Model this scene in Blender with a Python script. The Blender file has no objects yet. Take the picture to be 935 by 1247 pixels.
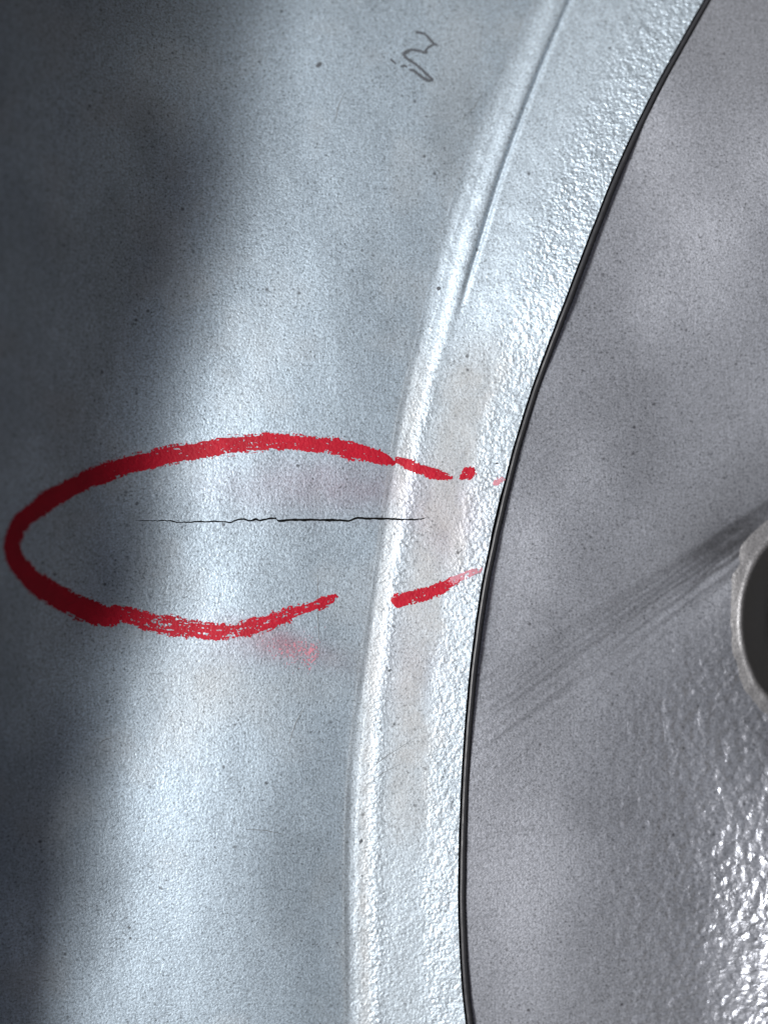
import bpy, math, random
import numpy as np

random.seed(4)
rng = np.random.default_rng(11)
scene = bpy.context.scene
C = scene.collection

# ------------------------------------------------------------------ camera
S = 0.00015            # metres per photo pixel on the reference plane z = 0
UC, VC = 467.5, 623.5  # photo centre
HC = 0.30              # camera height
cam_d = bpy.data.cameras.new('camera')
cam = bpy.data.objects.new('camera', cam_d)
C.objects.link(cam)
cam.location = (0, 0, HC)
cam.rotation_euler = (0, 0, 0)
cam_d.sensor_fit = 'VERTICAL'
cam_d.sensor_height = 24
cam_d.lens = 24 * HC / (1247 * S)
cam_d.clip_start = 0.01
cam_d.clip_end = 2000
cam_d.dof.use_dof = True
cam_d.dof.focus_distance = HC - 0.001
cam_d.dof.aperture_fstop = 2.4
scene.camera = cam

# ------------------------------------------------------------------ sky and sun
SUN_EL, SUN_AZ = math.radians(50), math.radians(180)   # azimuth counter-clockwise from +X
w = bpy.data.worlds.new('World')
scene.world = w
w.use_nodes = True
nt = w.node_tree
sky = nt.nodes.new('ShaderNodeTexSky')
sky.sky_type = 'NISHITA'
sky.sun_disc = False
sky.sun_elevation = SUN_EL
sky.sun_rotation = math.radians(90) - SUN_AZ
sky.dust_density = 8.0
sky.ozone_density = 0.0
sky.air_density = 0.6
nt.nodes['Background'].inputs[1].default_value = 0.04
nt.links.new(sky.outputs[0], nt.nodes['Background'].inputs[0])

sd = bpy.data.lights.new('sun', 'SUN')
sd.energy = 4.2
sd.angle = math.radians(12)
sd.color = (1, 1, 0.985)
sun = bpy.data.objects.new('sun', sd)
C.objects.link(sun)
sun.rotation_euler = (0, math.pi / 2 - SUN_EL, SUN_AZ)

vs = scene.view_settings
vs.view_transform = 'Standard'
vs.look = 'None'
vs.gamma = 1
vs.exposure = 0.17
vs.use_curve_mapping = False

# ------------------------------------------------------------------ noise in numpy
def vnoise(x, y, seed=0):
    xi = np.floor(x).astype(np.int64); yi = np.floor(y).astype(np.int64)
    fx = x - xi; fy = y - yi
    fx = fx * fx * (3 - 2 * fx); fy = fy * fy * (3 - 2 * fy)
    def hsh(a, b):
        n = (a * 374761393 + b * 668265263 + seed * 1442695041) & 0xffffffff
        n = ((n ^ (n >> 13)) * 1274126177) & 0xffffffff
        n = n ^ (n >> 16)
        return (n & 0xffff) / 65535.0
    return (hsh(xi, yi) * (1 - fx) + hsh(xi + 1, yi) * fx) * (1 - fy) + \
           (hsh(xi, yi + 1) * (1 - fx) + hsh(xi + 1, yi + 1) * fx) * fy

def fbm(x, y, seed=0, octs=3):
    t = 0; a = 1; s = 0
    for k in range(octs):
        t = t + a * vnoise(x * 2 ** k, y * 2 ** k, seed + k * 17); s += a; a *= 0.5
    return t / s

def sstep(a, b, x):
    t = np.clip((x - a) / (b - a), 0, 1)
    return t * t * (3 - 2 * t)

def gauss(x, s):
    return np.exp(-(x / s) ** 2)

def curve(pts):
    """smooth x(v) through points (x, v) with linear extrapolation"""
    p = np.array(sorted(pts, key=lambda q: q[1]), float)
    vv = np.arange(-700, 2000, 1.0)
    lo = (p[1, 0] - p[0, 0]) / (p[1, 1] - p[0, 1]); hi = (p[-1, 0] - p[-2, 0]) / (p[-1, 1] - p[-2, 1])
    xs = np.interp(vv, p[:, 1], p[:, 0])
    xs = np.where(vv < p[0, 1], p[0, 0] + lo * (vv - p[0, 1]), xs)
    xs = np.where(vv > p[-1, 1], p[-1, 0] + hi * (vv - p[-1, 1]), xs)
    k = np.hanning(161); k /= k.sum()
    xs2 = np.convolve(np.pad(xs, 80, mode='edge'), k, 'valid')
    return lambda v: np.interp(v, vv, xs2)

SEAM = curve([(862, 0), (800, 110), (757, 200), (722, 290), (690, 375), (657, 460), (630, 545), (607, 640), (590, 720),
              (578, 810), (570, 900), (565, 1000), (563, 1100), (567, 1200), (573, 1247)])
_seam = SEAM
SEAM = lambda v: _seam(v) + 0.5 * (fbm(np.asarray(v) / 26.0, np.asarray(v) * 0.0, 501, 2) - 0.5)
RIDGE = curve([(674, 0), (643, 90), (610, 170), (580, 250), (560, 320), (547, 390), (530, 440), (516, 500), (505, 560),
               (495, 620), (483, 680), (473, 750), (465, 820), (459, 900), (455, 1000), (454, 1100), (457, 1247)])
STEP = curve([(662, 0), (632, 70), (598, 150), (572, 215), (552, 270), (538, 330), (522, 400), (508, 450), (494, 510),
              (486, 560), (478, 620), (468, 690), (457, 760), (446, 840), (436, 920), (431, 1000), (430, 1100), (432, 1247)])
DARK = curve([(310, 0), (292, 100), (266, 200), (242, 300), (222, 400), (203, 480), (190, 560), (178, 640), (168, 720),
              (152, 800), (140, 900), (132, 1000), (118, 1100), (104, 1200)])
GROOVE = curve([(694, 0), (663, 70), (632, 150), (605, 225), (583, 300), (567, 350), (556, 395)])

# ------------------------------------------------------------------ height fields over photo coordinates
U0, U1, V0, V1 = -900, 1500, -400, 1700
uu = np.arange(U0, U1 + 1, 1.0); vvv = np.arange(V0, V1 + 1, 1.0)
UU, VV = np.meshgrid(uu, vvv)
col = np.arange(V0, V1 + 1)
D = DARK(vvv)[:, None]; R = RIDGE(vvv)[:, None]; ST = STEP(vvv)[:, None]; SE = SEAM(vvv)[:, None]

def bend(v):            # the drum curves away towards the top of the picture
    t = np.clip((620 - v) / 620, -1.2, 1.7)
    return -0.011 * t * t * np.where(t > 0, 1, 0.35)

# barrel: slope profile along u, integrated outwards from the step line
slope = np.interp(0, [0], [0]) * UU
m1 = D - 110; m2 = D + 20; m3 = D + 70
sl = -0.62 * (1 - 0.6 * sstep(750, 1200, VV)) * (1 - sstep(0, 1, (UU - m1) / (m2 - m1 + 60)))            # rise to the left
sl = sl - 0.12 * sstep(0, 1, (UU - (ST - 210)) / 190.0) * (0.55 + 0.45 * sstep(100, 450, VV) + 0.6 * sstep(820, 1050, VV))               # turns away towards the step
Hb = np.cumsum(sl, axis=1) * S
iST = (ST[:, 0] - U0).astype(int); fST = ST[:, 0] - U0 - iST; rw = np.arange(len(vvv))
Hb = Hb - (Hb[rw, iST] * (1 - fST) + Hb[rw, iST + 1] * fST)[:, None]
# barrel carried on out of view, its crest shaped to cast the left shadow
XC = (-230 - UC) * S * (1 - 0.035 / HC)
crest = ((D - UC) * S - XC) * math.tan(SUN_EL) + 0.004
crest = crest + 0.010 * (fbm(VV[:, :1] / 170, VV[:, :1] * 0, 303, 3) - 0.5) * 2
h0 = Hb[:, (-25 - U0)][:, None]
Hb = np.where(UU < -25, h0 + (crest - h0) * (0.35 * np.clip((-25 - UU) / 205, 0, 1) + 0.65 * sstep(0, 1, (-25 - UU) / 205)), Hb)
Hb = Hb - 0.16 * sstep(0, 1, (-250 - UU) / 500)
Hb = Hb + 0.00012 * (fbm(UU / 60, VV / 90, 5, 2) - 0.5) * 2
# raised land: fillet from the step up to the ridge, flat top, groove, then falling edge
fil = 0.25 * sstep(0, 1, (UU - (ST - 4)) / (R - ST + 4)) + 0.75 * sstep(-12, 8, UU - R)
low = sstep(350, 900, VV)
land_h = 0.00020
dx0 = UU - SE
Hs = land_h * fil * (1 + 1.3 * (1 - sstep(300, 520, VV)))
dR = UU - R
Hs = Hs + 0.00006 * gauss(dR - 1, 7) * (0.6 + 0.8 * fbm(UU / 9, VV / 12, 77, 2))                                       # bead on the shoulder
wdt = SE - R
tt_ = dR / wdt
low = sstep(360, 480, VV)
lsl = (1 - low) * (0.09 * sstep(0.05, 0.3, tt_) + 0.05 * sstep(0.5, 0.9, tt_)) + low * (-0.02 * sstep(0, .1, tt_) + 0.07 * sstep(0.47, 0.64, tt_) + 0.05 * sstep(950, 1150, VV))
lsl = lsl * (dR > 0) * (dx0 < 25)
Hl = np.cumsum(lsl, axis=1) * S
Hs = Hs + Hl
gd = UU - GROOVE(vvv)[:, None]
gfade = 1 - sstep(300, 400, VV)
Hs = Hs - 0.00055 * gfade * gauss(gd, 3.6)
jag = UU - ST - (9 - 6 * low) * (fbm(VV / 14, UU * 0, 203, 3) - 0.5) - 2
Hs = Hs + 0.00004 * sstep(-2, 2, jag) * (0.15 + 0.85 * (1 - low))
Hs = Hs - 0.000035 * sstep(830, 960, VV) * gauss(jag + 1, 3.0)
Hs = Hs + 0.00006 * (fbm(UU / 25, VV / 25, 9, 2) - 0.5) * 2
pebm = np.clip(sstep(0.42, 0.72, dR / wdt) * (1 - 0.35 * low) + 0.12, 0, 1)
Hs = Hs + 0.00007 * pebm * (fbm(UU / 7, VV / 7, 29, 2) - 0.5) * 2
BB = bend(VV)
eg = np.array([Hs[k, int(round(SE[k, 0] - U0)) - 7] for k in range(len(vvv))])[:, None]
eg = np.apply_along_axis(lambda c: np.convolve(np.pad(c, 30, mode='edge'), np.ones(61) / 61, 'valid'), 0, eg)
Hb = Hb + BB; HsA = Hs + BB + Hb * 0
# disc beyond the seam
dx = UU - SE
Hd = eg - 0.0013 - 0.09 * np.clip(dx, -30, 2000) * S
VL = lambda u: 880 - (u - 580) * 0.70                                 # crease line v(u)
cr = (VV - VL(UU)) / 1.22
Hd = Hd - 0.0016 * gauss(cr + 6, 55) * sstep(600, 900, UU)
Hd = Hd + 0.00005 * (gauss(cr, 5) + gauss(cr - 26, 4) - gauss(cr - 8, 5) - gauss(cr - 34, 5)) * sstep(570, 700, UU)
HX, HY, HA, HBB = 969.0, 756.0, 66.0, 108.0                           # vent hole
er = np.sqrt(((UU - HX) / HA) ** 2 + ((VV - HY) / HBB) ** 2)
Hd = Hd + 0.0004 * (1 - sstep(1.0, 1.9, er))                          # swelling around the hole
Hd = Hd + 0.0080 * sstep(850, 1150, VV) * sstep(840, 1050, UU)
Hd = Hd + 0.0008 * (fbm(UU / 150, VV / 190, 15, 2) - 0.5) * 2 + BB
glo = sstep(0, 1, (UU - 660) / 230) * sstep(690, 820, VV + (UU - 900) * 0.6)
Hd = Hd + 0.00013 * glo * (fbm(UU / 11, VV / 22, 41, 2) - 0.5) * 2

for x0, y0, wx, wy, am in ((640, 1060, 55, 170, .17), (860, 230, 80, 150, .17), (700, 560, 60, 140, .05), (790, 480, 70, 130, -.07),
                           (780, 930, 80, 320, -.16), (740, 60, 60, 130, .06), (690, 330, 50, 120, -.04)):
    Hd = Hd + am * S * wx * (1 + np.tanh((UU - x0) / (wx * 1.3))) * gauss(VV - y0, wy * 1.15)

def samp(H, u, v):
    u = np.clip(u - U0, 0, len(uu) - 1.001); v = np.clip(v - V0, 0, len(vvv) - 1.001)
    a = u.astype(int); b = v.astype(int); fu = u - a; fv = v - b
    return (H[b, a] * (1 - fu) + H[b, a + 1] * fu) * (1 - fv) + (H[b + 1, a] * (1 - fu) + H[b + 1, a + 1] * fu) * fv

def world(u, v, h):
    k = 1 - np.minimum(h, 0.035) / HC
    return np.stack([(u - UC) * S * k, (VC - v) * S * k, h], -1)

# ------------------------------------------------------------------ mesh helpers
def mesh_obj(name, verts, faces, mat, parent=None, attrs=None, smooth=True):
    me = bpy.data.meshes.new(name)
    verts = np.asarray(verts, np.float32); faces = np.asarray(faces, np.int32)
    n = faces.shape[1]
    me.vertices.add(len(verts)); me.vertices.foreach_set('co', verts.ravel())
    me.loops.add(faces.size); me.loops.foreach_set('vertex_index', faces.ravel())
    me.polygons.add(len(faces))
    me.polygons.foreach_set('loop_start', np.arange(len(faces), dtype=np.int32) * n)
    me.polygons.foreach_set('use_smooth', np.full(len(faces), smooth))
    me.update(calc_edges=True)
    for k, a in (attrs or {}).items():
        at = me.attributes.new(k, 'FLOAT', 'POINT')
        at.data.foreach_set('value', np.asarray(a, np.float32).ravel())
    me.materials.append(mat)
    me.validate()
    o = bpy.data.objects.new(name, me)
    C.objects.link(o)
    if parent: o.parent = parent
    return o

def grid_faces(nr, nc, keep=None):
    idx = np.arange(nr * nc).reshape(nr, nc)
    f = np.stack([idx[1:, :-1], idx[1:, 1:], idx[:-1, 1:], idx[:-1, :-1]], -1)   # facing +z (v grows downward)
    if keep is not None: f = f[keep]
    return f.reshape(-1, 4)

def compact(verts, faces, attrs=None):
    used = np.unique(faces); mp = -np.ones(len(verts), int); mp[used] = np.arange(len(used))
    return verts[used], mp[faces], {k: a.ravel()[used] for k, a in (attrs or {}).items()}

# ------------------------------------------------------------------ material helper
class M:
    def __init__(s, name):
        s.m = bpy.data.materials.new(name); s.m.use_nodes = True
        s.t = s.m.node_tree; s.b = s.t.nodes['Principled BSDF']
        s.tc = s.t.nodes.new('ShaderNodeTexCoord')
    def n(s, typ, ins=None, **props):
        nd = s.t.nodes.new(typ)
        for k, v in props.items(): setattr(nd, k, v)
        for k, v in (ins or {}).items(): s.put(nd.inputs[k], v)
        return nd
    def put(s, sock, v):
        if isinstance(v, bpy.types.NodeSocket): s.t.links.new(v, sock)
        elif isinstance(v, bpy.types.Node): s.t.links.new(v.outputs[0], sock)
        else: sock.default_value = v
    def noise(s, scale, detail=2, rough=0.5, stretch=None, dist=0):
        v = s.tc.outputs['Object']
        if stretch: v = s.n('ShaderNodeMapping', {'Vector': v, 'Scale': stretch})
        return s.n('ShaderNodeTexNoise', {'Vector': v, 'Scale': scale, 'Detail': detail, 'Roughness': rough, 'Distortion': dist}).outputs[0]
    def vor(s, scale, feature='F1', rnd=1.0, out='Distance', sm=None):
        nd = s.n('ShaderNodeTexVoronoi', {'Vector': s.tc.outputs['Object'], 'Scale': scale, 'Randomness': rnd}, feature=feature)
        return nd.outputs[out]
    def ramp(s, fac, a, b):
        return s.n('ShaderNodeMapRange', {'Value': fac, 'From Min': a, 'From Max': b}, clamp=True).outputs[0]
    def math(s, op, a, b=0.0, c=None):
        nd = s.n('ShaderNodeMath', {0: a, 1: b}, operation=op)
        if c is not None: s.put(nd.inputs[2], c)
        return nd.outputs[0]
    def mix(s, f, a, b):
        nd = s.n('ShaderNodeMix', {0: f}, data_type='RGBA'); s.put(nd.inputs[6], a); s.put(nd.inputs[7], b)
        return nd.outputs[2]
    def attr(s, k): return s.n('ShaderNodeAttribute', attribute_name=k).outputs['Fac']
    def bump(s, h, dist, strength=1.0, normal=None):
        nd = s.n('ShaderNodeBump', {'Height': h, 'Distance': dist, 'Strength': strength})
        if normal is not None: s.put(nd.inputs['Normal'], normal)
        return nd.outputs[0]
    def out(s, **k):
        for a, v in k.items(): s.put(s.b.inputs[a.replace('_', ' ')], v)
        return s.m

def silver(name, base, rough, grain, pit, metallic=0.7, pebble=None, pdist=0.0002):
    m = M(name)
    g1 = m.noise(2600, 3, 0.6)
    g2 = m.noise(900, 2, 0.5)
    c = m.noise(30, 3, 0.6)
    v = m.math('MULTIPLY_ADD', m.ramp(g1, 0.32, 0.68), 0.62, 0.69)
    v = m.math('MULTIPLY', v, m.math('MULTIPLY_ADD', m.ramp(c, 0.3, 0.7), 0.10, 0.95))
    # small dark pits and trapped dirt, sparse
    vd = m.vor(520); vc = m.n('ShaderNodeSeparateColor', {0: m.vor(520, out='Color')})
    pits = m.math('MULTIPLY', m.ramp(vd, 0.22, 0.10), m.math('GREATER_THAN', vc.outputs[0], 1 - pit))
    vd2 = m.vor(1300); vc2 = m.n('ShaderNodeSeparateColor', {0: m.vor(1300, out='Color')})
    pits2 = m.math('MULTIPLY', m.ramp(vd2, 0.34, 0.16), m.math('GREATER_THAN', vc2.outputs[1], 1 - pit * 1.6))
    pt = m.math('MULTIPLY', m.math('MAXIMUM', m.math('MULTIPLY', pits, 0.75), m.math('MULTIPLY', pits2, 0.55)), m.ramp(m.noise(85, 3, 0.6), 0.42, 0.58))
    brush = m.noise(1, 3, 0.6, stretch=(2600, 190, 400))
    v = m.math('MULTIPLY', v, m.math('MULTIPLY_ADD', m.ramp(brush, 0.3, 0.7), 0.14, 0.93))
    colr = m.n('ShaderNodeVectorMath', {0: base + (), 'Scale': v}, operation='SCALE').outputs[0]
    pink = m.attr('pink')
    colr = m.mix(pink, colr, (0.42, 0.12, 0.17, 1))
    beige = m.attr('beige')
    colr = m.mix(beige, colr, (0.41, 0.395, 0.38, 1))
    dirt_dark = m.attr('dirt_dark')
    colr = m.mix(m.math('MULTIPLY', dirt_dark, m.math('MULTIPLY_ADD', g2, 0.5, 0.75)), colr, (0.045, 0.045, 0.05, 1))
    colr = m.mix(pt, colr, (0.05, 0.05, 0.055, 1))
    pep = m.ramp(m.noise(2300, 2, 0.5), 0.415, 0.33)
    colr = m.mix(m.math('MULTIPLY', pep, 0.45), colr, (0.07, 0.075, 0.08, 1))
    nrm = m.bump(g1, 0.00017, grain)
    nrm = m.bump(g2, 0.00012, grain * 0.6, nrm)
    if pebble is not None:
        pa = m.attr('pebble')
        p1 = m.n('ShaderNodeTexVoronoi', {'Vector': m.tc.outputs['Object'], 'Scale': pebble, 'Smoothness': 0.5}, feature='SMOOTH_F1').outputs['Distance']
        p2 = m.noise(pebble * 0.8, 2, 0.55, dist=0.6)
        h = m.math('SUBTRACT', p2, m.math('MULTIPLY', p1, 0.6))
        nrm = m.bump(m.math('MULTIPLY', h, pa), pdist, 1.0, nrm)
    m.out(Base_Color=colr, Metallic=m.math('SUBTRACT', metallic, m.math('MULTIPLY', beige, 0.5)),
          Roughness=m.math('ADD', rough, m.math('MULTIPLY', m.attr('gloss'), -0.14)), Normal=nrm)
    return m.m

def plain(name, colr, rough, metallic=0.0, grain=0.3, scale=1500):
    m = M(name)
    g = m.noise(scale, 3, 0.6)
    v = m.math('MULTIPLY_ADD', g, 0.6, 0.7)
    cc = m.n('ShaderNodeVectorMath', {0: colr, 'Scale': v}, operation='SCALE').outputs[0]
    return m.out(Base_Color=cc, Roughness=rough, Metallic=metallic, Normal=m.bump(g, 0.0002, grain))

BAR = silver('silver_barrel_paint', (0.475, 0.575, 0.67), 0.45, 0.42, 0.14)
LAND = silver('silver_cast_paint', (0.525, 0.62, 0.71), 0.52, 0.4, 0.10, pebble=1400)
DISC = silver('silver_disc_paint', (0.43, 0.455, 0.515), 0.44, 0.35, 0.10, pebble=620, pdist=0.0004)
LIPM = silver('worn_lip_paint', (0.21, 0.21, 0.22), 0.42, 0.45, 0.1, metallic=0.5)
CRACK = plain('crack_black', (0.012, 0.012, 0.014), 0.8)  # near-black walls inside the crack
SEAL = plain('black_sealer', (0.03, 0.031, 0.036), 0.42, grain=0.15, scale=700)
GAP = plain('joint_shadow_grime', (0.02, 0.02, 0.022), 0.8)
INK = plain('pencil_grey', (0.085, 0.095, 0.11), 0.6, 0.2)
BLOCKER = plain('blocker_dark_brown', (0.055, 0.043, 0.032), 0.75, 0.0, 0.4, 900)  # dark brown for the added wall out of view
BORE = plain('dark_grey_bore', (0.20, 0.20, 0.205), 0.5, 0.5)
LIP = plain('worn_bare_lip', (0.30, 0.30, 0.30), 0.40, 0.7, 1.0, 800)
GROUND = plain('dark_ground', (0.05, 0.05, 0.05), 0.9, scale=60)

def crayon_mat(name, colr):
    m = M(name)
    g = m.noise(1500, 3, 0.65); g2 = m.noise(260, 2)
    v = m.math('MULTIPLY_ADD', g, 0.5, m.math('MULTIPLY_ADD', g2, 0.5, 0.5))
    cc = m.n('ShaderNodeVectorMath', {0: colr, 'Scale': v}, operation='SCALE').outputs[0]
    m.out(Base_Color=cc, Roughness=0.55, Normal=m.bump(g, 0.0002, 0.6))
    m.b.inputs['Specular IOR Level'].default_value = 0.3
    return m.m
WAX = crayon_mat('red_wax', (0.37, 0.0025, 0.018))
WAXT = crayon_mat('rubbed_red_wax', (0.47, 0.20, 0.25))

# ------------------------------------------------------------------ things
g = bpy.data.objects.new('ground', None)
gv = np.array([[-6, -6, -0.16], [6, -6, -0.16], [6, 6, -0.16], [-6, 6, -0.16]]) * [100, 100, 1]
C_ground = mesh_obj('ground', gv, [[0, 1, 2, 3]], GROUND, smooth=False)
C_ground['kind'] = 'structure'
bpy.data.objects.remove(g); C_ground.name = 'ground'

wheel = bpy.data.objects.new('wheel', None)
C.objects.link(wheel)
wheel['label'] = 'silver painted metal wheel with a thin crack ringed in red crayon'
wheel['category'] = 'wheel'

# --- crack path (photo coordinates)
CP = np.array([(160, 633.5), (175, 634), (192, 634.2), (208, 634), (214, 636), (232, 636), (243, 634.8), (250, 635.4),
               (262, 634.6), (272, 635.4), (281, 636.2), (290, 632.6), (297, 631.8), (303, 634.2), (312, 632.4), (316, 633.8),
               (330, 631.4), (337, 631.2), (338, 634.6), (352, 633.2), (375, 633.0), (395, 633.4), (410, 633.4), (425, 634.2),
               (431, 632.0), (437, 630.4), (446, 631.4), (470, 631.6), (485, 632.4), (505, 632.8), (513, 632), (520, 630)])
CW = np.array([(160, 0.0), (178, 0.9), (215, 1.5), (270, 1.9), (300, 2.4), (345, 2.8), (420, 3.0), (450, 2.6), (490, 2.2), (512, 1.6), (521, 0.0)])
def crack_v(u): return np.interp(u, CP[:, 0], CP[:, 1]) + 0.7 * (vnoise(u / 3.0, u * 0, 3) - 0.5)
def crack_w(u):
    w_ = np.interp(u, CW[:, 0], CW[:, 1], left=0, right=0)
    return w_ * (0.75 + 0.5 * vnoise(u / 5.0, u * 0 + 3, 8))

def warp_rows(rows_rel):  # rows given relative to the crack line; blend to straight rows away from it
    return rows_rel

def shell(name, H, ucols, mat, attrs_fn, cracked=False, rows=None, parent=wheel):
    """ucols: array (nrows, ncols) of u per row"""
    if rows is None: rows = np.concatenate([np.arange(-400, -40, 12), np.arange(-40, 1290, 2.0), np.arange(1290, 1700, 12)])
    if cracked:
        near = np.concatenate([np.arange(-40, -2, 2.0), [-1.0, 0.0, 1.0], np.arange(2, 42, 2.0)])
        r0 = rows[(rows < 633 - 42)]; r1 = rows[(rows > 633 + 42)]
        rows = np.concatenate([r0, 633 + near, r1])
    u = ucols(rows)
    v = np.repeat(rows[:, None], u.shape[1], 1)
    if cracked:
        rel = v - 633
        blend = 1 - sstep(15, 45, np.abs(rel))
        cv = crack_v(u); cw = np.maximum(crack_w(u), 0)
        inside = (u > 150) & (u < 530)
        edge = np.abs(rel) <= 1.01
        vv2 = v + (cv - 633) * blend * sstep(100, 165, u)
        half = np.where(cw > 0.05, cw / 2, 0.4)
        vv2 = np.where(edge, cv * 1.0 + np.sign(rel) * half, vv2)
        vv2 = np.where(edge & ~inside, v + (cv - 633) * sstep(100, 165, u), vv2)
        v = vv2
    h = samp(H, u, v)
    P = world(u, v, h)
    keep = None
    if cracked:
        k = np.where(np.abs(rows - 633) < 1e-6)[0][0]
        keep = np.ones((len(rows) - 1, u.shape[1] - 1), bool)
        open_ = (crack_w(u[k]) > 0.05)
        oo = open_[:-1] & open_[1:]
        keep[k - 1, oo] = False; keep[k, oo] = False
        # the crack walls
        idx = np.where(oo)[0]
        if len(idx):
            cols_ = np.arange(idx[0], idx[-1] + 2)
            a = P[k - 1, cols_]; b = P[k + 1, cols_]; mid = (a + b) / 2; mid[:, 2] -= 0.0016
            vs_ = np.concatenate([a, mid, b]); n = len(cols_)
            ix = np.arange(3 * n).reshape(3, n)
            fs = np.concatenate([np.stack([ix[r + 1, :-1], ix[r + 1, 1:], ix[r, 1:], ix[r, :-1]], -1) for r in (0, 1)])
            CR.append((vs_, fs))
    f = grid_faces(P.shape[0], P.shape[1], keep)
    A = {k_: a_ for k_, a_ in attrs_fn(u, v).items()}
    vt, f, A = compact(P.reshape(-1, 3), f, A)
    return mesh_obj(name, vt, f, mat, parent, A)

CR = []
def cols_between(a_fn, b_fn, n):
    t = np.linspace(0, 1, n)
    return lambda rows: a_fn(rows)[:, None] * (1 - t) + b_fn(rows)[:, None] * t

# --- attributes
def pink_field(u, v):
    f = 0.22 * np.exp(-((u - 400) / 110) ** 2 - ((v - 592) / 34) ** 2)
    f = f + 0.45 * np.exp(-((u - 340) / 58) ** 2 - ((v - 788 - (u - 360) * 0.28) / 17) ** 2)
    f = f + 0.10 * np.exp(-((u - 300) / 60) ** 2 - ((v - 790) / 22) ** 2)
    f = f + 0.20 * np.exp(-((u - 540) / 45) ** 2 - ((v - 640) / 60) ** 2)
    f = f + 0.10 * np.exp(-((u - 500) / 40) ** 2 - ((v - 800) / 70) ** 2)
    return f * (0.5 + fbm(u / 30, v / 30, 61, 3))

def bar_attrs(u, v):
    z = u * 0
    ds = 0.30 * np.exp(-((u - 235) / 60) ** 2 - ((v - 835) / 50) ** 2) + 0.18 * sstep(0.5, 0.8, fbm(u / 70, v / 70, 401, 3)) + 0.35 * gauss(u - STEP(v) + 4, 9) * (1 - sstep(0, 60, 480 - v) * 0.6)  # beige tint: one patch, random blotches, a strip along the step
    return {'pink': pink_field(u, v), 'beige': ds, 'dirt_dark': 0.16 * sstep(0.5, 0.75, fbm(u / 90, v / 160, 71, 3)), 'gloss': z, 'pebble': z}

def land_attrs(u, v):
    R_ = RIDGE(v); S_ = SEAM(v); t = (u - R_) / (S_ - R_)
    lowm = sstep(380, 470, v) * (1 - sstep(930, 1080, v))
    beige = 0.36 * lowm * sstep(0.0, 0.3, t) * (1 - sstep(0.44, 0.74, t + 0.5 * (fbm(u / 22, v / 45, 97, 3) - 0.5))) + 0.15 * sstep(380, 470, v) * (t > -2)  # beige tint on the lower band, fading out towards the seam
    beige = beige + 0.35 * sstep(-0.25, -0.1, t) * (1 - sstep(-0.08, 0.0, t)) * sstep(380, 500, v)
    beige = beige * (0.7 + 0.6 * fbm(u / 20, v / 20, 91, 3))
    top = 1 - sstep(380, 520, v)
    peb = 0.10 + top * 0.9 * sstep(0.35, 0.75, t) + (1 - top) * (0.62 * sstep(0.48, 0.68, t) + 0.6 * gauss(t + 0.0, 0.12))
    peb = peb * (0.65 + 0.7 * fbm(u / 35, v / 60, 601, 2))
    peb = peb + 0.3 * (sstep(950, 1150, v)) * (1 - sstep(0.5, 0.7, t))
    return {'pink': pink_field(u, v), 'beige': np.clip(beige, 0, 1), 'dirt_dark': u * 0 + 0.0, 'gloss': 0.25 * peb, 'pebble': np.clip(peb, 0, 1)}

def disc_attrs(u, v):
    cr = (v - VL(u)) / 1.22
    n1 = fbm(u / 40, v / 40, 33, 3)
    st = 0
    along = (u - 580) / 355
    for off, wd, a in ((-30, 4, .35), (-22, 2.2, .4), (-14, 2.5, .55), (-4, 3, .6), (3, 1.8, .5), (14, 2.2, .4), (24, 2.4, .6), (40, 2.5, .3), (55, 3, .2)):
        k = 1.25 - 0.75 * np.clip(along, 0, 1.2)
        st = st + a * gauss(cr - off * k + 6 * (fbm(u / 50, v / 50, 55 + off, 2) - 0.5), wd)
    st = st * sstep(-0.14, 0.08, along + 0.15 * (n1 - .5)) * (0.5 + 0.9 * sstep(0.2, 1, along))
    st = st + 0.4 * gauss(cr + 4, 22) * sstep(0.55, 1.0, along)
    gl = sstep(0, 1, (u - 660) / 200) * sstep(690, 820, v + (u - 900) * 0.6)
    return {'pink': u * 0, 'beige': u * 0 + 0.0, 'dirt_dark': np.clip(np.minimum(0.68 * st, 0.42) + 0.30 * (1 - sstep(1.2, 2.6, np.sqrt(((u - HX) / HA) ** 2 + ((v - HY) / HBB) ** 2))) + 0.14 * sstep(0.45, 0.8, fbm(u / 110, v / 110, 19, 3)), 0, 0.92),  # dirt streaks and blotches, plus a darker halo round the hole
            'gloss': gl, 'pebble': np.clip(gl, 0, 1) * 0.95}

# --- barrel
bt = np.concatenate([np.linspace(-900, -60, 60), np.linspace(-58, 0, 16)])
def barrel_cols(rows):
    b = STEP(rows) - 13
    t = np.linspace(0, 1, 330)
    body = 0 + (b[:, None] - 0) * t
    return np.concatenate([np.repeat(bt[None, :-1], len(rows), 0), body], 1)
barrel = shell('barrel', Hb, barrel_cols, BAR, bar_attrs, cracked=True)
# --- raised land (shares its left edge with the barrel)
joinb = sstep(-12, -3, UU - ST)
HL = Hb * (1 - joinb) + (HsA + 0.0) * joinb
land = shell('rim_land', HL, cols_between(lambda r: STEP(r) - 13, lambda r: SEAM(r) - 6.3, 190), LAND, land_attrs, cracked=True)
vs_all, fs_all, off = [], [], 0
for a, b in CR:
    vs_all.append(a); fs_all.append(b + off); off += len(a)
crack = mesh_obj('crack', np.concatenate(vs_all), np.concatenate(fs_all), CRACK, wheel, smooth=False)
crack['label'] = 'thin jagged black crack running across the barrel'

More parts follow.
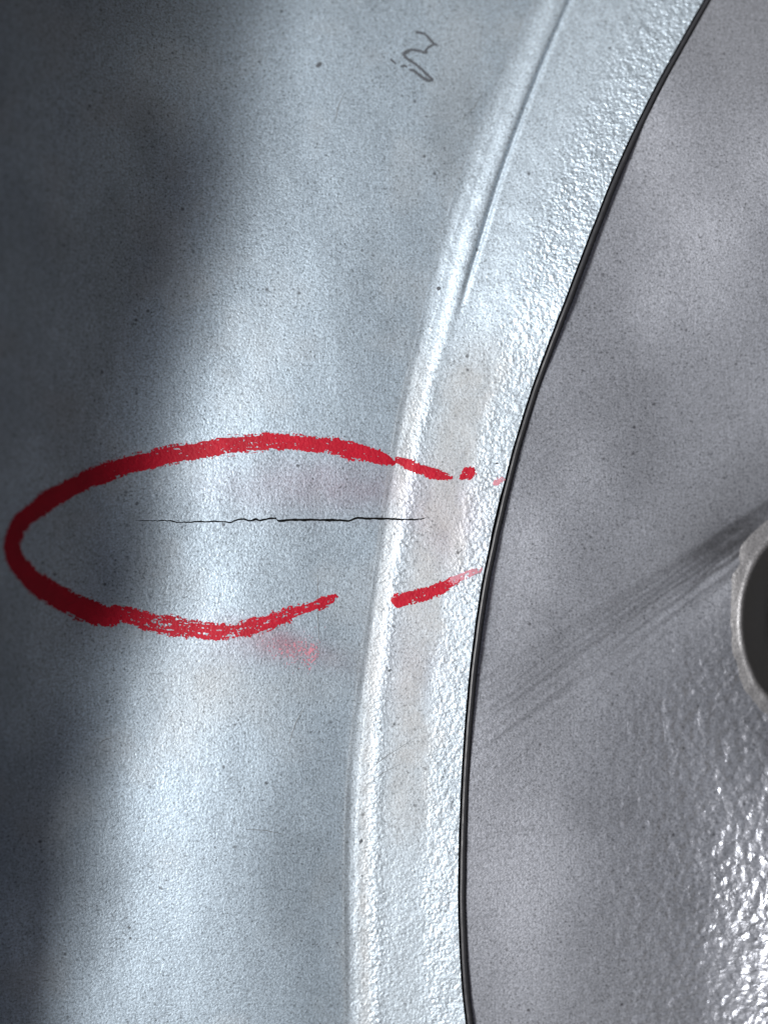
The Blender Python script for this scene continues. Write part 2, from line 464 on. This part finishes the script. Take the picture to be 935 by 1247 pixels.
# --- edge wall of the land, sealer bead, joint gap
rows = np.arange(-400, 1700, 3.0)
def sweep(name, prof, mat, base_fn, wfn=lambda r: 1 + 0 * r):
    """prof: list of (du, dz) across; follows the seam"""
    k = wfn(rows)[:, None]
    du = np.array([p[0] for p in prof])[None] * k; dz = np.array([p[1] for p in prof])[None]
    u = SEAM(rows)[:, None] + du; v = np.repeat(rows[:, None], u.shape[1], 1)
    h = base_fn(rows)[:, None] + dz
    P = world(u, v, h)
    return mesh_obj(name, P.reshape(-1, 3), grid_faces(*P.shape[:2]), mat, wheel)
landz = lambda r: samp(HL, SEAM(r) - 6.3, r)
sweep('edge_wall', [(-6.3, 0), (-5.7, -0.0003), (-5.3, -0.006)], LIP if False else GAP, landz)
a = np.linspace(math.pi, 0, 9)
wob = lambda r: 0.85 + 0.3 * fbm(r / 60, r * 0, 12, 2)
sweep('seal', [(-0.9 + 3.7 * math.cos(t), -0.0008 + 0.0006 * math.sin(t)) for t in a] , SEAL, landz)
sweep('joint_gap', [(-6.9, -0.0030), (2, -0.0042), (8.0, -0.0045)], GAP, landz)
# --- disc
def disc_cols(rows):
    a = SEAM(rows) + 3.6
    t = np.linspace(0, 1, 190) ** 1.0
    body = a[:, None] + (990 - a[:, None]) * t
    ext = np.linspace(993, 1500, 50)
    return np.concatenate([body, np.repeat(ext[None], len(rows), 0)], 1)
Hd_o = Hd
def disc_shell():
    rows = np.concatenate([np.arange(-400, -40, 12), np.arange(-40, 1290, 2.0), np.arange(1290, 1700, 12)])
    u = disc_cols(rows); v = np.repeat(rows[:, None], u.shape[1], 1)
    P = world(u, v, samp(Hd, u, v))
    e = ((u - HX) / HA) ** 2 + ((v - HY) / HBB) ** 2
    ec = (e[:-1, :-1] + e[1:, 1:]) / 2
    f = grid_faces(P.shape[0], P.shape[1], ec > 1.0)
    vt, f, A = compact(P.reshape(-1, 3), f, disc_attrs(u, v))
    return mesh_obj('disc', vt, f, DISC, wheel, A)
disc_shell()
# disc inner edge wall, going down beside the seal
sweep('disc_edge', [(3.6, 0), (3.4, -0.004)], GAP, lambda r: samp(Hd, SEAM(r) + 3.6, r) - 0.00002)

# --- vent hole: rolled lip and bore
th = np.linspace(0, 2 * math.pi, 181)[:-1]
def ring(name, prof, mat, parent=wheel, wob=0.0):
    P = []
    for r, dz in prof:
        rr = r + wob * (vnoise(th * 9, th * 0 + r * 3, 5) - 0.5)
        u = HX + HA * rr * np.cos(th); v = HY + HBB * rr * np.sin(th)
        hh = samp(Hd, np.clip(HX + HA * 1.12 * np.cos(th), 0, 1500), HY + HBB * 1.12 * np.sin(th)) + dz
        P.append(world(u, v, hh))
    P = np.array(P); n = len(th)
    ix = np.arange(P.shape[0] * n).reshape(P.shape[0], n); nx = np.roll(ix, -1, 1)
    f = np.stack([ix[:-1], ix[1:], nx[1:], nx[:-1]], -1).reshape(-1, 4)
    return mesh_obj(name, P.reshape(-1, 3), f[:, ::-1], mat, parent)
lip = [(1.34, -0.0003), (1.28, -0.00012), (1.22, 0.00002), (1.15, 0.00012), (1.10, 0.00018), (1.07, 0.00026), (1.045, 0.00036), (1.02, 0.00036), (0.995, 0.00016), (0.975, -0.0002), (0.955, -0.0012)]
ring('hole_lip', lip, LIPM, wob=0.012)
ring('hole_bore', [(0.97, -0.0008), (0.90, -0.004), (0.62, -0.012), (0.50, -0.02), (0.46, -0.05)], BORE)

# --- unseen dark wall added round the far side to darken and warm reflections
ang = np.radians(np.linspace(-125, 125, 120)); R0 = 0.25; cx0 = 0.06
zz = np.array([-0.12, -0.02, 0.05, 0.12, 0.20, 0.26])
rr = np.array([0.98, 1.0, 1.0, 1.02, 1.03, 1.06]) * R0
P = np.stack([cx0 + rr[:, None] * np.cos(ang), rr[:, None] * np.sin(ang) * 1.1, np.repeat(zz[:, None], len(ang), 1)], -1)
mesh_obj('dark_blocker_wall', P.reshape(-1, 3), grid_faces(*P.shape[:2]), BLOCKER, wheel)

# ------------------------------------------------------------------ crayon marks
H_all = np.where(UU < ST - 13, Hb, HL)

def stroke_density(u, v, pts, seed, dry=0.35, fade=None):
    """pts: (u, v, width, solidity). returns density field 0..1"""
    pts = np.array(pts, float)
    # resample smoothly
    t = np.arange(len(pts)); tt = np.linspace(0, len(pts) - 1, len(pts) * 10)
    q = np.stack([np.interp(tt, t, pts[:, k]) for k in range(4)], -1)
    ker = np.hanning(13); ker /= ker.sum()
    for k in range(4):
        pad = np.pad(q[:, k], 6, mode='edge'); q[:, k] = np.convolve(pad, ker, 'valid')
    q[0] = pts[0]; q[-1] = pts[-1]
    best = np.full(u.shape, 1e9); W = np.zeros(u.shape); SO = np.zeros(u.shape); T = np.zeros(u.shape); SG = np.zeros(u.shape)
    acc = 0
    for i in range(len(q) - 1):
        a, b = q[i], q[i + 1]; d = b[:2] - a[:2]; L = np.hypot(*d) + 1e-9
        x = u - a[0]; y = v - a[1]
        s = np.clip((x * d[0] + y * d[1]) / L ** 2, 0, 1)
        px = x - s * d[0]; py = y - s * d[1]
        dist = np.hypot(px, py); side = np.sign(d[0] * y - d[1] * x)
        mk = dist < best
        best[mk] = dist[mk]; W[mk] = (a[2] + (b[2] - a[2]) * s)[mk]; SO[mk] = (a[3] + (b[3] - a[3]) * s)[mk]
        T[mk] = (acc + s * L)[mk]; SG[mk] = (side * dist)[mk]
        acc += L
    edge = 1 - sstep(0.52, 1.14, best / (W / 2) + 0.22 * (fbm(T / 9, SG / 4, seed + 2, 2) - 0.5))
    streak = fbm(T / 16, SG / 1.7, seed, 3)
    speck = fbm(u / 2.1, v / 2.1, seed + 5, 2)
    n = 0.52 * streak + 0.48 * speck + 0.02
    return edge, SO, n, speck, T, SG

def stroke(name, pts, seed, mat=WAX, label=None, cell=0.8, lift=0.00005):
    p = np.array(pts); m_ = 20
    u = np.arange(p[:, 0].min() - m_, p[:, 0].max() + m_, cell); v = np.arange(p[:, 1].min() - m_, p[:, 1].max() + m_, cell)
    Ug, Vg = np.meshgrid(u, v)
    edge, so, n, sp, T, SG = stroke_density(Ug, Vg, [(a_, b_, c_ * 1.08, d_) for a_, b_, c_, d_ in pts], seed)
    # solidity 1 -> full cover; lower -> dry, broken by the grain of the paint
    cover = so * edge
    on = (n < 0.29 + 0.53 * cover) & (edge > 0.02)
    if not on.any(): return None
    h = samp(H_all, Ug, Vg) + lift * (0.6 + 1.0 * np.clip(cover, 0, 1) * (0.5 + sp))
    P = world(Ug, Vg, h)
    f = grid_faces(P.shape[0], P.shape[1], on[:-1, :-1])
    vt, f, _ = compact(P.reshape(-1, 3), f)
    o = mesh_obj(name, vt, f, mat, wheel)
    if label: o['label'] = label
    return o

stroke('crayon_stroke', [(136, 752, 22, 1.05), (120, 748, 29, 1.05), (85, 735, 30, 1.1), (50, 715, 28, 1.15), (24, 691, 24, 1.2), (13, 664, 21, 1.2),
                         (25, 635, 22, 1.15), (55, 611, 24, 1.1), (100, 586, 24, 1.05), (150, 567, 24, 0.98), (200, 555, 24, 0.86),
                         (250, 546, 24, 0.80), (300, 539, 23, 0.78), (350, 537, 22, 0.80), (400, 543, 24, 0.82), (440, 551, 23, 0.85),
                         (462, 557, 18, 0.85), (478, 563, 8, 0.8)], 101, label='long curved red crayon stroke round the left end of the crack')
stroke('crayon_stroke', [(140, 744, 16, 0.8), (165, 751, 24, 0.75), (195, 760, 26, 0.68), (230, 766, 25, 0.66), (262, 769, 22, 0.72), (278, 769, 20, 0.6),
                         (284, 769, 20, 0.5), (300, 765, 22, 0.75), (325, 758, 22, 0.76), (345, 750, 20, 0.74), (368, 741, 14, 0.6), (378, 739, 12, 0.75),
                         (392, 734, 15, 0.74), (400, 730, 13, 0.74), (407, 727, 9, 0.7)], 137, label='broken dry red crayon stroke under the crack')
stroke('crayon_stroke', [(484, 560, 10, 0.95), (496, 565, 16, 0.95), (512, 571, 14, 0.85), (530, 577, 14, 0.9), (545, 580, 9, 0.8), (549, 581, 5, .7)], 151,
       label='short red crayon dash on the ridge')
stroke('crayon_stroke', [(562, 580, 9, 0.85), (568, 577, 17, 0.85), (573, 575, 14, 0.8)], 163, label='small red crayon dot on the pebbled strip')
stroke('crayon_stroke', [(603, 586, 9, 0.6), (610, 584, 9, 0.6)], 167, mat=WAXT, label='faint pink crayon fleck beside the black seam')
stroke('crayon_stroke', [(485, 732, 19, 0.9), (500, 727, 18, 0.85), (520, 722, 17, 0.88), (538, 715, 16, 0.85), (549, 709, 13, 0.75), (556, 706, 10, 0.5)], 173,
       label='short slanted red crayon dash below the crack')
stroke('crayon_stroke', [(550, 708, 12, 0.7), (562, 702, 11, 0.62), (573, 697, 9, 0.6), (584, 694, 6, 0.55)], 179, mat=WAXT,
       label='fading pink tail of the crayon dash near the seam')

def scatter(name, fn, box, seed, mat, label, cell=1.1):
    u = np.arange(box[0], box[2], cell); v = np.arange(box[1], box[3], cell); Ug, Vg = np.meshgrid(u, v)
    on = fn(Ug, Vg) > fbm(Ug / 1.8, Vg / 1.8, seed, 2)
    P = world(Ug, Vg, samp(H_all, Ug, Vg) + 0.00004)
    vt, f, _ = compact(P.reshape(-1, 3), grid_faces(P.shape[0], P.shape[1], on[:-1, :-1]))
    o = mesh_obj(name, vt, f, mat, wheel); o['label'] = label; return o
scatter('crayon_smear', lambda u, v: ((0.16 + 0.24 * sstep(310, 385, u)) * sstep(235, 330, u) * (1 - sstep(382, 394, u + (v - 795) * 0.3)) *
        gauss(v - (778 + (u - 300) * 0.24), 8 + (u - 262) * 0.13) + 0.05), (270, 760, 410, 830), 7, WAXT, 'rubbed pink smear under the crayon ring', 0.8)

# --- pencil scribble near the top
def line_mark(name, paths, mat, label, seed=1):
    vs_, fs_, off = [], [], 0
    for pts in paths:
        p = np.array(pts, float); t = np.arange(len(p)); tt = np.linspace(0, len(p) - 1, len(p) * 6)
        q = np.stack([np.interp(tt, t, p[:, k]) for k in range(3)], -1)
        q[:, :2] += (rng.random((len(q), 2)) - 0.5) * 0.5; q[:, 2] *= 0.9 + 0.6 * rng.random(len(q))
        d = np.gradient(q[:, :2], axis=0); d /= np.linalg.norm(d, axis=1)[:, None] + 1e-9
        nrm_ = np.stack([-d[:, 1], d[:, 0]], -1)
        L = q[:, :2] + nrm_ * q[:, 2:3] / 2; Rr = q[:, :2] - nrm_ * q[:, 2:3] / 2
        allp = np.concatenate([L, q[:, :2], Rr])
        h = samp(H_all, allp[:, 0], allp[:, 1]) + 0.00004; h[len(q):2 * len(q)] += 0.00002
        P = world(allp[:, 0], allp[:, 1], h); n = len(q); ix = np.arange(3 * n).reshape(3, n)
        fs_.append(np.concatenate([np.stack([ix[r, :-1], ix[r, 1:], ix[r + 1, 1:], ix[r + 1, :-1]], -1) for r in (0, 1)]) + off)
        vs_.append(P); off += len(P)
    o = mesh_obj(name, np.concatenate(vs_), np.concatenate(fs_), mat, wheel)
    if label: o['label'] = label
    return o
# the zoomed view of the mark is 935/120 = 7.79 px per photo px, origin (450, 20)
z = lambda x, y, w_=2.6: (450 + x / 7.79, 20 + y / 7.79, w_)
line_mark('scribble', [[z(438, 148, 3), z(470, 155, 2.8), z(520, 165, 2.6), z(560, 205), z(605, 255, 2.8), z(645, 280, 1.8)],
                       [z(615, 262, 2.5), z(570, 285, 2.4), z(545, 305, 2.4), z(525, 335, 2.6), z(548, 345, 2)],
                       [z(548, 343, 2.5), z(510, 342, 3), z(480, 328, 2.8), z(430, 322, 3), z(395, 315, 3), z(350, 335, 4), z(325, 350, 3.5), z(335, 385, 2.8), z(370, 410, 2.8),
                        z(430, 450, 2.6), z(490, 500, 2.8), z(540, 550, 2.8), z(600, 605, 3)],
                       [z(195, 405, 1.8), z(225, 430, 2.4), z(250, 448, 2.0)],
                       [z(295, 478, 1.8), z(325, 468, 2.4), z(355, 478, 1.6)],
                       [z(375, 508, 2.4), z(420, 512, 3), z(455, 545, 3), z(510, 585, 3), z(560, 612, 3.4), z(600, 605, 2.4)]],
          INK, 'grey pencil squiggle near the top of the barrel')
for pts in ([(386, 82, 3.5), (389, 78, 4.5), (391, 76, 2.5)], [(532, 353, 3), (534, 351, 4), (536, 350, 2.5)],
            [(473, 818, 2), (475, 815, 2)], [(438, 1026, 3), (441, 1023, 3)], [(603, 565, 1.5), (606, 564, 2.2)]):
    line_mark('paint_chip', [pts], INK, None)
FAINT = plain('faint_scratch', (0.22, 0.24, 0.26), 0.5, 0.4)
for a_, b_ in (((438, 948), (500, 902)), ((446, 956), (488, 930)), ((408, 150), (420, 112)), ((562, 145), (588, 112)), ((300, 1010), (345, 1016)),
               ((120, 905), (139, 898)), ((352, 905), (372, 860)), ((387, 700), (390, 800))):
    mid = ((a_[0] + b_[0]) / 2 + random.uniform(-3, 3), (a_[1] + b_[1]) / 2 + random.uniform(-3, 3))
    line_mark('scratch', [[(*a_, 0.4), (*mid, 0.9), (*b_, 0.3)]], FAINT, None)
